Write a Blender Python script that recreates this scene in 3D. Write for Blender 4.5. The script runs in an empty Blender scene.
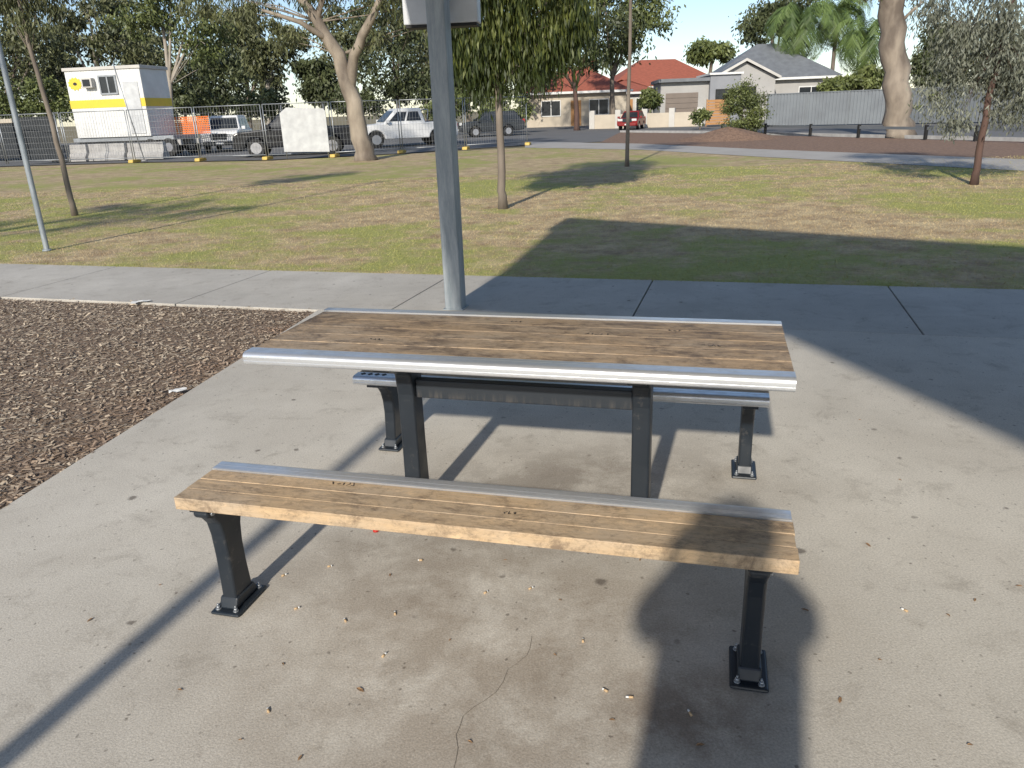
import bpy, bmesh, math, random
import numpy as np
from mathutils import Vector, Matrix
random.seed(4); rng = np.random.default_rng(4)
S = bpy.context.scene; C = S.collection; R = math.radians
sin, cos, pi = math.sin, math.cos, math.pi
# ---------------------------------------------------------------- camera
H = 1.52; FOC = 770.0; PIT = R(19.59); ROL = R(2.1)
sp, cp, sr, cr = sin(PIT), cos(PIT), sin(ROL), cos(ROL)
cam = bpy.data.cameras.new('camera'); co = bpy.data.objects.new('camera', cam); C.objects.link(co)
up0 = Vector((0, sp, cp)); r0 = Vector((1, 0, 0)); fw = Vector((0, cp, -sp))
rt = r0*cr-up0*sr; up = up0*cr+r0*sr
m = Matrix((rt, up, -fw)).transposed().to_4x4(); m.translation = (0, 0, H); co.matrix_world = m
cam.sensor_width = 36; cam.lens = FOC/1024*36; cam.clip_start = .05; cam.clip_end = 5000
S.camera = co
def ray(u, v):
    du, dy = u-512, 384-v
    x = (du*cr+dy*sr)/FOC; y = (-du*sr+dy*cr)/FOC
    return Vector((x, cp+y*sp, -(sp-y*cp)))
def G(u, v, h=0.0):
    d = ray(u, v); t = (h-H)/d.z
    return Vector((d.x*t, d.y*t, h))
def W(u, v, Y):
    d = ray(u, v); t = Y/d.y
    return Vector((d.x*t, Y, H+d.z*t))
# ---------------------------------------------------------------- light
AZ, EL = R(18), R(28)
sd = Vector((sin(AZ)*cos(EL), cos(AZ)*cos(EL), -sin(EL)))
sun = bpy.data.lights.new('sun', 'SUN'); so = bpy.data.objects.new('sun', sun); C.objects.link(so)
so.rotation_euler = sd.to_track_quat('-Z', 'Y').to_euler(); so.location = (0, 0, 30)
sun.energy = 4.4; sun.angle = R(1.3); sun.color = (1, .93, .82)
w = bpy.data.worlds.new('World'); S.world = w; w.use_nodes = True; wn = w.node_tree
sky = wn.nodes.new('ShaderNodeTexSky'); sky.sky_type = 'NISHITA'; sky.sun_disc = False
sky.sun_elevation = EL; sky.sun_rotation = R(198); sky.air_density = .8; sky.dust_density = .3; sky.ozone_density = 2.2
tin = wn.nodes.new('ShaderNodeMix'); tin.data_type = 'RGBA'; tin.blend_type = 'MULTIPLY'; tin.inputs[0].default_value = 1
tin.inputs[7].default_value = (1.08, 1.0, .93, 1); wn.links.new(sky.outputs[0], tin.inputs[6])
bgn = wn.nodes['Background']; wn.links.new(tin.outputs[2], bgn.inputs[0]); bgn.inputs[1].default_value = .15
S.view_settings.view_transform = 'Standard'; S.view_settings.look = 'None'; S.view_settings.exposure = 0
# ---------------------------------------------------------------- materials
class NB:
    def __init__(s, name):
        s.m = bpy.data.materials.new(name); s.m.use_nodes = True; s.t = s.m.node_tree
        s.b = s.t.nodes['Principled BSDF']; s.out = s.t.nodes['Material Output']
    def n(s, typ, ins=None, **pr):
        k = s.t.nodes.new('ShaderNode'+typ)
        for a, b in pr.items(): setattr(k, a, b)
        for a, b in (ins or {}).items(): s.set(k, a, b)
        return k
    def set(s, k, a, b):
        if hasattr(b, 'is_output'): s.t.links.new(b, k.inputs[a])
        else:
            if isinstance(b, tuple) and len(b) == 3 and k.inputs[a].type == 'RGBA': b = b+(1,)
            k.inputs[a].default_value = b
    def pos(s): return s.n('NewGeometry').outputs['Position']
    def obj(s): return s.n('TexCoord').outputs['Object']
    def map(s, v, sc): return s.n('Mapping', {'Vector': v, 'Scale': sc}).outputs[0]
    def noise(s, v, sc, det=5, rough=.55, dist=0):
        return s.n('TexNoise', {'Vector': v, 'Scale': sc, 'Detail': det, 'Roughness': rough, 'Distortion': dist}).outputs[0]
    def rng(s, v, a, b, c=0, d=1):
        return s.n('MapRange', {'Value': v, 'From Min': a, 'From Max': b, 'To Min': c, 'To Max': d}).outputs[0]
    def mix(s, f, a, b, mode='MIX'):
        k = s.n('Mix', data_type='RGBA', blend_type=mode)
        s.set(k, 0, f); s.set(k, 6, a); s.set(k, 7, b); return k.outputs[2]
    def grey(s, v): return s.n('CombineColor', {0: v, 1: v, 2: v}).outputs[0]
    def math(s, op, a, b): return s.n('Math', {0: a, 1: b}, operation=op).outputs[0]
    def attr(s, nm): return s.n('Attribute', attribute_name=nm).outputs['Fac']
    def blob(s, p, cx, cy, rx, ry, edge=.5):
        dv = s.n('VectorMath', {0: p, 1: (cx, cy, 0)}, operation='SUBTRACT').outputs[0]
        ln = s.n('VectorMath', {0: s.map(dv, (1/rx, 1/ry, 0))}, operation='LENGTH').outputs['Value']
        return s.rng(ln, edge, 1.0, 1, 0)
    def bump(s, h, st, dist=.01):
        s.set(s.b, 'Normal', s.n('Bump', {'Height': h, 'Strength': st, 'Distance': dist}).outputs[0])
    def base(s, c, rough=.7, metal=0):
        s.set(s.b, 'Base Color', c); s.set(s.b, 'Roughness', rough); s.set(s.b, 'Metallic', metal); return s.m
def pmat(name, c1, c2=None, sc=4, rough=.6, metal=0, bump=0, bsc=60, st=(1, 1, 1), det=6):
    k = NB(name); v = k.map(k.obj(), st)
    c2 = c2 or tuple(x*.8 for x in c1)
    f = k.rng(k.noise(v, sc, det), .35, .65)
    if bump: k.bump(k.noise(v, bsc, 3), bump)
    return k.base(k.mix(f, c1, c2), rough, metal)
def leafmat(name, dark, light, trans=0):
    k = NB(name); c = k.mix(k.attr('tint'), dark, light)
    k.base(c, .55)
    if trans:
        tr = k.n('BsdfTranslucent', {'Color': k.mix(.5, c, (.2, .25, .04))})
        mx = k.n('MixShader', {0: trans, 1: k.b.outputs[0], 2: tr.outputs[0]})
        k.t.links.new(mx.outputs[0], k.out.inputs[0])
    return k.m
def concrete(name, c1, c2, stain=1.0, local=False):
    k = NB(name); p = k.pos()
    f = k.rng(k.noise(p, 1.1, 8, .65, .4), .33, .67)
    c = k.mix(f, c1, c2)
    big = k.rng(k.noise(p, .55, 4, .65), .44, .66)
    c = k.mix(k.math('MULTIPLY', big, .34*stain), c, tuple(x*.55 for x in c1))
    bl = k.rng(k.noise(p, 4.5, 7, .76, .5), .54, .70)
    c = k.mix(k.math('MULTIPLY', bl, .42*stain), c, (.23, .195, .15))
    fine = k.rng(k.noise(p, 17, 6, .8, .5), .58, .72)
    c = k.mix(k.math('MULTIPLY', fine, .40*stain), c, (.20, .17, .14))
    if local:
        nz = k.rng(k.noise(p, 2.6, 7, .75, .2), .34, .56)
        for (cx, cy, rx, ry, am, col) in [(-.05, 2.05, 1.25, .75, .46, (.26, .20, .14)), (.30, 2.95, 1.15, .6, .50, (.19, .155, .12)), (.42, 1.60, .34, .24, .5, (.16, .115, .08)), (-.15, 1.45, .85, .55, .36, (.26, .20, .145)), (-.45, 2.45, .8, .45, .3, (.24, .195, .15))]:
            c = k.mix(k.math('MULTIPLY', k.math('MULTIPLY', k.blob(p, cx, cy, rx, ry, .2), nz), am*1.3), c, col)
    wob = k.n('VectorMath', {0: k.n('TexNoise', {'Vector': p, 'Scale': 38.0, 'Detail': 2.0}).outputs['Color'], 'Scale': .022}, operation='SCALE').outputs[0]
    pw = k.n('VectorMath', {0: p, 1: wob}, operation='ADD').outputs[0]
    for sc, r0_, r1_, th_, am, ch in ((2.6, .035, .065, .35, .72, 0), (6.0, .055, .10, .38, .7, 1), (14.0, .08, .15, .48, .68, 2), (30.0, .10, .19, .60, .6, 0)):
        vo = k.n('TexVoronoi', {'Vector': pw, 'Scale': sc, 'Randomness': 1.0})
        spot = k.rng(vo.outputs['Distance'], r0_, r1_, 1, 0)
        sel = k.rng(k.n('SeparateColor', {0: vo.outputs['Color']}).outputs[ch], th_, th_+.3)
        c = k.mix(k.math('MULTIPLY', k.math('MULTIPLY', spot, sel), am*stain), c, (.10, .08, .062))
    sk = k.rng(k.noise(p, 150, 3, .7), .3, .7, .76, 1.20)
    c = k.mix(1.0, c, k.grey(sk), 'MULTIPLY')
    k.bump(k.noise(p, 190, 3), .35, .003)
    return k.base(c, .85)
M = {}
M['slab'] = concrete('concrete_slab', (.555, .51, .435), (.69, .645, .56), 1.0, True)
M['path'] = concrete('concrete_path', (.48, .445, .385), (.62, .58, .51), 1.0)
M['path_far'] = pmat('far_path_concrete', (.40, .375, .34), (.46, .435, .40), 1, .9)
M['joint'] = pmat('joint_dirt', (.045, .04, .034), None, 8, .95)
M['crack'] = pmat('crack_dirt', (.19, .165, .135), None, 8, .95)
def lawnmat(blade):
    k = NB('grass_blades' if blade else 'lawn_turf'); p = k.pos()
    pl = k.map(p, (1, 1, 0))
    f = k.noise(pl, .33, 5, .6, .5)
    patch = k.math('MULTIPLY', k.blob(pl, 3.2, 10.6, 4.6, 2.8, .2), .20)
    patch2 = k.math('MULTIPLY', k.blob(pl, -1.0, 13.5, 5.5, 2.6, .2), .14)
    sepy = k.n('SeparateXYZ', {0: pl}).outputs[1]
    far = k.rng(sepy, 9, 22, .0, .08)
    f = k.math('ADD', k.math('ADD', k.math('ADD', f, patch2), patch), far)
    f = k.rng(k.math('ADD', f, k.math('MULTIPLY', k.math('SUBTRACT', k.noise(pl, 1.3, 8, .78), .5), 1.1)), .44, .63)
    g = k.mix(k.noise(pl, 7, 3), (.29, .315, .075), (.48, .455, .145))
    s_ = k.mix(k.rng(k.noise(pl, 2.4, 7, .75), .35, .65), (.68, .54, .31), (.35, .24, .14))
    c = k.mix(f, g, s_)
    sk = k.rng(k.noise(pl, 16, 8, .88), .34, .68, .68, 1.18)
    c = k.mix(1.0, c, k.grey(sk), 'MULTIPLY')
    if blade: c = k.mix(k.math('MULTIPLY', k.attr('tint'), .3), c, (.62, .54, .28))
    else: k.bump(k.noise(pl, 60, 4), .6, .02)
    return k.base(c, .85)
M['lawn'] = lawnmat(False); M['blade'] = lawnmat(True)
k = NB('mulch_soil'); p = k.pos()
k.bump(k.noise(p, 60, 5), 1, .03)
M['mulch'] = k.base(k.mix(k.rng(k.noise(p, 45, 5, .7), .35, .65), (.17, .115, .08), (.36, .26, .18)), .95)
def edge_red(k, p):
    sx = k.n('SeparateXYZ', {0: p}); x, y = sx.outputs[0], sx.outputs[1]
    d_ = k.math('SUBTRACT', k.math('ADD', k.math('MULTIPLY', y, .1744), -2.695), x)
    return k.math('MULTIPLY', k.rng(d_, .0, .7, 1, 0), k.rng(k.noise(p, 3.0, 5), .38, .6))
k = NB('mulch_chip'); p = k.pos()
c = k.mix(k.attr('tint'), (.20, .145, .10), (.80, .67, .50))
M['chip'] = k.base(k.mix(k.math('MULTIPLY', edge_red(k, p), .5), c, (.34, .18, .11)), .9)
k = NB('far_bark_mulch'); p = k.pos()
M['mulch_far'] = k.base(k.mix(k.rng(k.noise(p, 9, 8, .8), .35, .65), (.13, .078, .052), (.34, .22, .15)), .95)
k = NB('asphalt'); p = k.pos()
M['asphalt'] = k.base(k.mix(k.noise(p, .5, 6), (.13, .13, .13), (.20, .195, .19)), .9)
k = NB('dry_ground'); p = k.pos()
M['ground'] = k.base(k.mix(k.noise(p, .2, 7, .7), (.20, .17, .08), (.28, .22, .13)), .95)
def wood(name, light, mid, dark, dk):
    k = NB(name); o = k.obj()
    t = k.attr('tint')
    off = k.n('CombineXYZ', {0: k.math('MULTIPLY', t, 37.0), 1: k.math('MULTIPLY', t, 91.0), 2: 0.0}).outputs[0]
    v = k.n('VectorMath', {0: o, 1: off}, operation='ADD').outputs[0]
    g = k.noise(k.map(v, (1.6, 60, 60)), 1.0, 6, .6, .4)
    g2 = k.noise(k.map(v, (9, 260, 260)), 1.0, 3, .6)
    c = k.mix(k.rng(g, .30, .70), light, mid)
    gr = k.noise(k.map(o, (2.1, 5, 5)), 1.0, 5, .7)
    c = k.mix(k.math('MULTIPLY', k.rng(gr, .42, .62), .45), c, (.44, .375, .295))
    b = k.noise(k.map(o, (5.5, 11.0, 5)), 1.0, 10, .82, .4)
    c = k.mix(k.math('MULTIPLY', k.rng(b, .54-dk*.08, .65-dk*.05), .82), c, dark)
    b2 = k.noise(k.map(v, (26, 44, 46)), 1.0, 9, .85, .6)
    c = k.mix(k.math('MULTIPLY', k.rng(b2, .49, .62), .50), c, tuple(x*.7 for x in dark))
    c = k.mix(k.math('MULTIPLY', k.rng(g2, .54, .66), .2), c, tuple(x*.7 for x in dark))
    wp = k.noise(k.map(v, (9, 20, 22)), 1.0, 8, .8, .3)
    c = k.mix(k.math('MULTIPLY', k.rng(wp, .55, .66), .65), c, tuple(min(1, x*1.22) for x in light))
    sc_ = k.noise(k.map(v, (4, 330, 330)), 1.0, 2, .5, 2.5)
    c = k.mix(k.math('MULTIPLY', k.rng(sc_, .66, .72), .5), c, (.60, .47, .32))
    tt = k.rng(t, 0, 1, .88, 1.12)
    c = k.mix(1.0, c, k.grey(tt), 'MULTIPLY')
    k.bump(k.math('ADD', g, g2), .3, .002)
    return k.base(c, .60)
M['wood_table'] = wood('weathered_table_timber', (.49, .345, .205), (.35, .245, .15), (.095, .066, .046), .78)
M['wood_bench'] = wood('weathered_bench_timber', (.61, .43, .25), (.45, .32, .19), (.16, .112, .075), .30)
M['arris'] = pmat('pale_worn_timber_edge', (.60, .44, .26), (.17, .12, .075), 16, .7)
k = NB('brushed_aluminium'); v = k.map(k.obj(), (2, 180, 180)); nz = k.noise(v, 1, 3)
k.bump(nz, .04, .002)
sc_ = k.rng(k.noise(k.obj(), 14, 6, .75), .42, .7)
M['alu'] = k.base(k.mix(sc_, (.78, .80, .82), (.64, .66, .68)), k.rng(sc_, 0, 1, .30, .44), .72)
k = NB('dark_powder_coat'); o = k.obj()
wr = k.rng(k.noise(o, 22, 7, .75), .58, .70)
M['coat'] = k.base(k.mix(k.math('MULTIPLY', wr, .5), (.017, .023, .031), (.14, .13, .12)), k.rng(k.noise(o, 9, 4), .3, .7, .28, .5))
k = NB('dusty_rail'); o = k.obj()
wr = k.math('MULTIPLY', k.rng(k.noise(k.map(o, (45, 45, 5)), 1, 5, .7), .46, .66), k.rng(k.n('SeparateXYZ', {0: o}).outputs[2], .54, .50))
M['rail'] = k.base(k.mix(k.math('MULTIPLY', wr, .5), (.020, .026, .034), (.17, .145, .12)), .5)
k = NB('galvanised_post_paint'); o = k.obj()
M['galv'] = k.base(k.mix(k.rng(k.noise(k.map(o, (14, 14, 2.2)), 1, 8, .75), .4, .65), (.22, .255, .28), (.37, .40, .42)), .5, .1)
M['steel'] = pmat('zinc_steel', (.42, .44, .46), (.32, .34, .36), 6, .45, .6)
M['wire'] = pmat('fence_wire', (.38, .39, .40), None, 5, .6, .2)
M['white'] = pmat('white_paint', (.80, .80, .78), (.70, .70, .68), 2, .45)
M['offwhite'] = pmat('dusty_white_board', (.62, .635, .64), (.48, .49, .50), 3, .6)
M['yellow'] = pmat('yellow_paint', (.80, .60, .05), (.74, .56, .06), 2, .5)
M['orange'] = pmat('orange_plastic', (.85, .20, .03), (.7, .16, .03), 3, .5)
M['block'] = pmat('fence_foot_plastic', (.66, .46, .10), (.45, .32, .08), 3, .6)
M['conc2'] = pmat('precast_concrete', (.46, .45, .43), (.34, .33, .32), 3, .85)
M['black'] = pmat('black_rubber', (.018, .018, .018), None, 5, .7)
M['darkpaint'] = pmat('black_car_paint', (.012, .014, .018), (.02, .022, .028), 3, .2)
M['carwhite'] = pmat('white_car_paint', (.80, .80, .79), (.76, .76, .75), 2, .35)
M['cargrey'] = pmat('dark_grey_car_paint', (.035, .04, .045), (.03, .034, .04), 2, .25)
M['carred'] = pmat('red_car_paint', (.25, .018, .018), (.22, .016, .016), 2, .35)
M['glass'] = pmat('dark_glass', (.022, .026, .03), (.035, .04, .045), 2, .22)
M['lamp'] = pmat('lamp_lens', (.75, .75, .72), None, 3, .15)
M['lampred'] = pmat('red_lens', (.5, .02, .02), None, 3, .2)
M['rim'] = pmat('alloy_rim', (.5, .5, .52), None, 3, .35, .7)
M['cream'] = pmat('cream_render', (.58, .51, .41), (.50, .44, .35), 1, .85)
M['render_white'] = pmat('white_render', (.60, .58, .54), (.53, .51, .47), 1, .85)
M['render_soft'] = pmat('pale_grey_render', (.44, .43, .41), (.39, .38, .365), 1, .85)
M['render_grey'] = pmat('grey_render', (.30, .31, .33), (.25, .26, .28), 1, .85)
M['taupe'] = pmat('taupe_garage_door', (.22, .18, .15), (.19, .155, .13), 1, .7)
M['tile_red'] = pmat('terracotta_tiles', (.40, .12, .075), (.26, .085, .055), 3, .8, 0, .4, 12, (1, 6, 1))
M['roof_grey'] = pmat('grey_metal_roof', (.20, .215, .23), (.155, .165, .18), 2, .6)
M['fence_grey'] = pmat('grey_sheet_fence', (.215, .235, .25), (.18, .195, .21), 1, .7)
M['fence_dark'] = pmat('slate_sheet_fence', (.15, .165, .18), (.125, .14, .155), 1, .7)
M['shade'] = pmat('dark_shade_cloth', (.035, .04, .045), None, 3, .9)
M['cedar'] = pmat('orange_timber', (.50, .26, .10), (.38, .19, .07), 3, .6, 0, 0, 60, (1, 1, 12))
M['bark_cream'] = pmat('smooth_gum_bark', (.38, .32, .25), (.15, .12, .095), 1.5, .85, 0, .5, 20, (1, 1, .45), 9)
M['bark_grey'] = pmat('grey_bark', (.25, .21, .17), (.13, .105, .085), 3, .9, 0, .5, 25, (1, 1, .3))
M['bark_red'] = pmat('reddish_bark', (.13, .075, .06), (.07, .045, .037), 4, .9, 0, .5, 25, (1, 1, .3))
M['bark_pale'] = pmat('pale_trunk', (.46, .41, .34), (.28, .24, .195), 2, .85, 0, 0, 20, (1, 1, .4))
M['paper'] = pmat('white_paper', (.8, .8, .78), None, 30, .8)
M['filter'] = pmat('tan_filter', (.60, .42, .24), None, 50, .8)
M['dryleaf'] = pmat('dry_leaf', (.36, .22, .11), (.22, .13, .07), 40, .7)
M['redcap'] = pmat('red_plastic', (.6, .03, .02), None, 20, .35)
M['ink'] = pmat('marker_ink', (.03, .028, .03), None, 20, .6)
M['cloth'] = pmat('navy_cloth', (.03, .04, .08), None, 9, .9)
M['boxgrey'] = pmat('pale_cabinet_paint', (.62, .64, .66), (.52, .54, .56), 5, .45)
L = {'olive': leafmat('olive_leaves', (.036, .044, .018), (.175, .185, .08)),
     'dark': leafmat('dark_leaves', (.028, .038, .015), (.12, .14, .056)),
     'mid': leafmat('mid_green_leaves', (.042, .060, .017), (.19, .22, .07)),
     'grey': leafmat('grey_green_leaves', (.085, .095, .072), (.25, .26, .20)),
     'palm': leafmat('palm_fronds', (.05, .09, .025), (.20, .28, .08)),
     'weep': leafmat('weeping_leaves', (.04, .058, .013), (.20, .225, .055), .3)}
# ---------------------------------------------------------------- helpers
def tag(o, label=None, cat=None, group=None, kind=None):
    if label: o['label'] = label
    if cat: o['category'] = cat
    if group: o['group'] = group
    if kind: o['kind'] = kind
    return o
def empty(name, loc, rz=0, label=None, cat=None, group=None):
    o = bpy.data.objects.new(name, None); C.objects.link(o); o.empty_display_size = .2
    o.location = loc; o.rotation_euler = (0, 0, rz); return tag(o, label, cat, group)
class MB:
    def __init__(s): s.bm = bmesh.new(); s.t = s.bm.faces.layers.float.new('tint')
    def box(s, x0, x1, y0, y1, z0, z1, tint=.5, mtx=None):
        vs = [s.bm.verts.new((x, y, z)) for z in (z0, z1) for y in (y0, y1) for x in (x0, x1)]
        if mtx is not None:
            for v in vs: v.co = mtx @ v.co
        for f in ((0, 2, 3, 1), (4, 5, 7, 6), (0, 1, 5, 4), (2, 6, 7, 3), (0, 4, 6, 2), (1, 3, 7, 5)):
            q = s.bm.faces.new([vs[i] for i in f]); q[s.t] = tint
        return s
    def prism(s, prof, x0, x1, axis='x', tint=.5, prof2=None):
        def mk(p, x):
            if axis == 'x': return (x, p[0], p[1])
            if axis == 'y': return (p[0], x, p[1])
            return (p[0], p[1], x)
        a = [s.bm.verts.new(mk(p, x0)) for p in prof]; b = [s.bm.verts.new(mk(p, x1)) for p in (prof2 or prof)]
        n = len(prof)
        for i in range(n):
            f = s.bm.faces.new((a[i], a[(i+1) % n], b[(i+1) % n], b[i])); f[s.t] = tint
        s.bm.faces.new(a[::-1])[s.t] = tint; s.bm.faces.new(b)[s.t] = tint
        return s
    def tube(s, pts, rad, seg=8):
        pts = [Vector(p) for p in pts]
        if not isinstance(rad, (list, tuple)): rad = [rad]*len(pts)
        rings = []; ref = None
        for i, p in enumerate(pts):
            t = (pts[min(i+1, len(pts)-1)]-pts[max(i-1, 0)]).normalized()
            if ref is None: ref = Vector((1, 0, 0)) if abs(t.x) < .8 else Vector((0, 1, 0))
            a = (ref-t*ref.dot(t)).normalized(); ref = a; b = t.cross(a)
            rings.append([s.bm.verts.new(p+(a*cos(2*pi*j/seg)+b*sin(2*pi*j/seg))*rad[i]) for j in range(seg)])
        for q, r_ in zip(rings, rings[1:]):
            for j in range(seg): s.bm.faces.new((q[j], q[(j+1) % seg], r_[(j+1) % seg], r_[j])).smooth = True
        s.bm.faces.new(rings[0][::-1]); s.bm.faces.new(rings[-1]); return s
    def face(s, pts, tint=.5):
        f = s.bm.faces.new([s.bm.verts.new(p) for p in pts]); f[s.t] = tint; return s
    def build(s, name, mat, parent=None, bevel=0, seg=2, smooth=False):
        bmesh.ops.recalc_face_normals(s.bm, faces=s.bm.faces[:]) if bevel or smooth or len(s.bm.faces) > 4 else None
        me = bpy.data.meshes.new(name); s.bm.to_mesh(me); s.bm.free(); me.materials.append(mat)
        o = bpy.data.objects.new(name, me); C.objects.link(o); o.parent = parent
        if smooth:
            for f in me.polygons: f.use_smooth = True
        if bevel:
            b = o.modifiers.new('bevel', 'BEVEL'); b.width = bevel; b.segments = seg; b.limit_method = 'ANGLE'; b.angle_limit = R(40)
        return o
def npmesh(name, V, k, mat, parent=None, tint=None):
    V = np.asarray(V, dtype=np.float32).reshape(-1, 3); n = len(V)//k
    me = bpy.data.meshes.new(name); me.vertices.add(len(V)); me.loops.add(len(V)); me.polygons.add(n)
    me.vertices.foreach_set('co', V.ravel()); me.loops.foreach_set('vertex_index', np.arange(len(V), dtype=np.int32))
    me.polygons.foreach_set('loop_start', np.arange(0, len(V), k, dtype=np.int32))
    me.update(calc_edges=True); me.materials.append(mat)
    if tint is not None:
        a = me.attributes.new('tint', 'FLOAT', 'FACE'); a.data.foreach_set('value', np.asarray(tint, dtype=np.float32))
    o = bpy.data.objects.new(name, me); C.objects.link(o); o.parent = parent; return o
def sheet(name, pts, z, mat, thick=0):
    b = MB()
    if thick: b.prism([(p[0], p[1]) for p in pts], z-thick, z, 'z')
    else: b.face([(p[0], p[1], z) for p in pts])
    o = b.build(name, mat)
    if o.data.polygons[0].normal.z < 0 and not thick: o.data.flip_normals()
    return tag(o, kind='structure')
# ---------------------------------------------------------------- ground
ta = R(-17); TU = Vector((cos(ta), sin(ta), 0)); NU = Vector((-sin(ta), cos(ta), 0))
def sn(s, n, z=0): q = TU*s+NU*n; return (q.x, q.y, z)
sheet('ground', [(-2000, -600), (2000, -600), (2000, 3000), (-2000, 3000)], -.06, M['ground'])
sheet('path_bed', [sn(-30, -14), sn(30, -14), sn(30, 7.2), sn(-30, 7.2)], -.045, M['joint'])
def xe(Y): return -1.609+(Y-6.227)*.1744
def edge_at_n(n):
    lo, hi = 0, 12
    for _ in range(50):
        md = (lo+hi)/2; q = Vector((xe(md), md, 0)).dot(NU)
        if q < n: lo = md
        else: hi = md
    return (xe(lo), lo)
e1 = edge_at_n(5.548)
sl = [(xe(-8), -8), (14, -8), sn(16, 5.548)[:2], e1]
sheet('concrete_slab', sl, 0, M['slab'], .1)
b = MB(); js = [-26.5, -24.5, -22.5, -20.5, -18.5, -16.6, -14.6, -12.6, -10.7, -8.75, -6.8, -4.8, -2.75, -.77, 1.21, 3.2, 5.2, 7.2, 9.2, 11.2, 13.2, 15.2]
for a, c in zip(js, js[1:]):
    b.prism([sn(a+.006, 5.558)[:2], sn(c-.006, 5.558)[:2], sn(c-.006, 7.07)[:2], sn(a+.006, 7.07)[:2]], -.1, 0, 'z')
tag(b.build('footpath', M['path'], None, .006, 2), kind='structure')
sheet('mulch_bed', [(-16, -6), (xe(-6)-.004, -6), (e1[0]-.004, e1[1]), sn(-14, 5.548)[:2]], -.02, M['mulch'])
LB = [(-420, 172), (-45, 168.5), (135, 163), (268, 160.5), (400, 154), (530, 147), (640, 149), (760, 156), (1024, 170), (1500, 205)]
lp = [sn(-27, 7.075)[:2], sn(16, 7.075)[:2]]
far = [G(u, v)[:2] for u, v in LB]
sheet('lawn', lp+far[::-1], -.012, M['lawn'])
sheet('far_footpath', [G(u, v)[:2] for u, v in [(525, 147.5), (640, 149.5), (760, 156.5), (1024, 170.5), (1500, 206), (1500, 186), (1024, 159), (760, 149), (640, 143.5), (525, 141.5)]], -.004, M['path_far'])
sheet('bark_strip', [G(u, v)[:2] for u, v in [(600, 142), (760, 148.7), (1024, 158.7), (1500, 186), (1500, 166), (1024, 141), (800, 135.5), (700, 133), (620, 132)]], -.02, M['mulch_far'])
far2 = [G(u, v)[:2] for u, v in [(-420, 171), (-45, 167), (135, 161.5), (268, 159), (400, 152.5), (530, 144), (620, 140), (760, 141), (1024, 150), (1500, 178)]]
sheet('road', far2+[(70, 36), (40, 46), (26, 60), (20, 78), (-90, 78)], -.035, M['asphalt'])
kb = [G(u, v) for u, v in [(620, 132), (700, 132.5), (800, 135), (1024, 140.5), (1400, 159)]]
b = MB()
for p, q in zip(kb, kb[1:]):
    d = (q-p).normalized(); nn = Vector((-d.y, d.x, 0))*.15
    b.prism([p[:2], q[:2], (q+nn)[:2], (p+nn)[:2]], -.035, .09, 'z')
tag(b.build('kerb', M['conc2']), kind='structure')
cr_pts = [(532, 636), (530, 648), (527, 655), (516, 664), (508, 669), (503, 682), (496, 692), (484, 701), (475, 706), (463, 716), (460, 726), (456, 735), (458, 748), (456, 760), (452, 775), (440, 800)]
b = MB(); prev = None
for i, (u, v) in enumerate(cr_pts):
    q = G(u, v, .0012); wd = .0006+.0006*random.random(); cur = (q+Vector((-wd, 0, 0)), q+Vector((wd, 0, 0)))
    if prev: b.face([prev[0], prev[1], cur[1], cur[0]])
    prev = cur
tag(b.build('slab_crack', M['crack']), kind='structure')
# grass blades
N = 200000
Y = np.exp(rng.uniform(math.log(5.5), math.log(20), N)); X = rng.uniform(-1, 1, N)*(.78*Y+1.5)
nn_ = X*NU.x+Y*NU.y; keep = nn_ > 7.05; X, Y = X[keep], Y[keep]; N = len(X)
ex = 14000; s_ = rng.uniform(-12, 9, ex); n_ = 7.05+np.abs(rng.normal(0, .05, ex))-.02
X = np.concatenate([X, s_*TU.x+n_*NU.x]); Y = np.concatenate([Y, s_*TU.y+n_*NU.y]); N = len(X)
hh = rng.uniform(.006, .026, N)*(.75+.5*rng.random(N)); ww = rng.uniform(.002, .004, N)*np.clip(Y/8, 1, 3)
th = rng.uniform(0, 2*pi, N); lx, ly = rng.normal(0, .8, N)*hh, rng.normal(0, .8, N)*hh
V = np.zeros((N, 3, 3)); z0 = -.013
V[:, 0] = np.stack([X-ww*np.cos(th), Y-ww*np.sin(th), np.full(N, z0)], 1)
V[:, 1] = np.stack([X+ww*np.cos(th), Y+ww*np.sin(th), np.full(N, z0)], 1)
V[:, 2] = np.stack([X+lx, Y+ly, z0+hh], 1)
g = npmesh('grass', V, 3, M['blade'], None, rng.random(N)**2)
tag(g, 'short patchy green and straw grass of the lawn', 'grass', kind='stuff')
# mulch chips
N = 95000
Y = rng.uniform(1.5, 8.6, N); X = rng.uniform(-7.5, -1.2, N)
ed = -1.609+(Y-6.227)*.1744; ok = (X < ed+np.where(rng.random(N) < .014, .10, -.01)) & (X*NU.x+Y*NU.y < 5.54+np.where(rng.random(N) < .02, .06, 0))
X, Y = X[ok], Y[ok]; N = len(X)
ln = rng.uniform(.005, .024, N)*(rng.random(N)*.6+.6); wd = rng.uniform(.0022, .0075, N); th = rng.uniform(0, 2*pi, N)
tz = rng.normal(0, .16, N)*ln; tw = rng.normal(0, .25, N)*wd
ed = -1.609+(Y-6.227)*.1744
zc = np.where((X > ed-.01) | (X*NU.x+Y*NU.y > 5.54), .003, rng.uniform(-.018, -.004, N))
d = np.stack([np.cos(th)*ln, np.sin(th)*ln, tz], 1); s2 = np.stack([-np.sin(th)*wd, np.cos(th)*wd, tw], 1)
c0 = np.stack([X, Y, zc], 1)
V = np.stack([c0-d-s2*.6, c0+d-s2, c0+d*.9+s2, c0-d*.85+s2*.8], 1)
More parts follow.
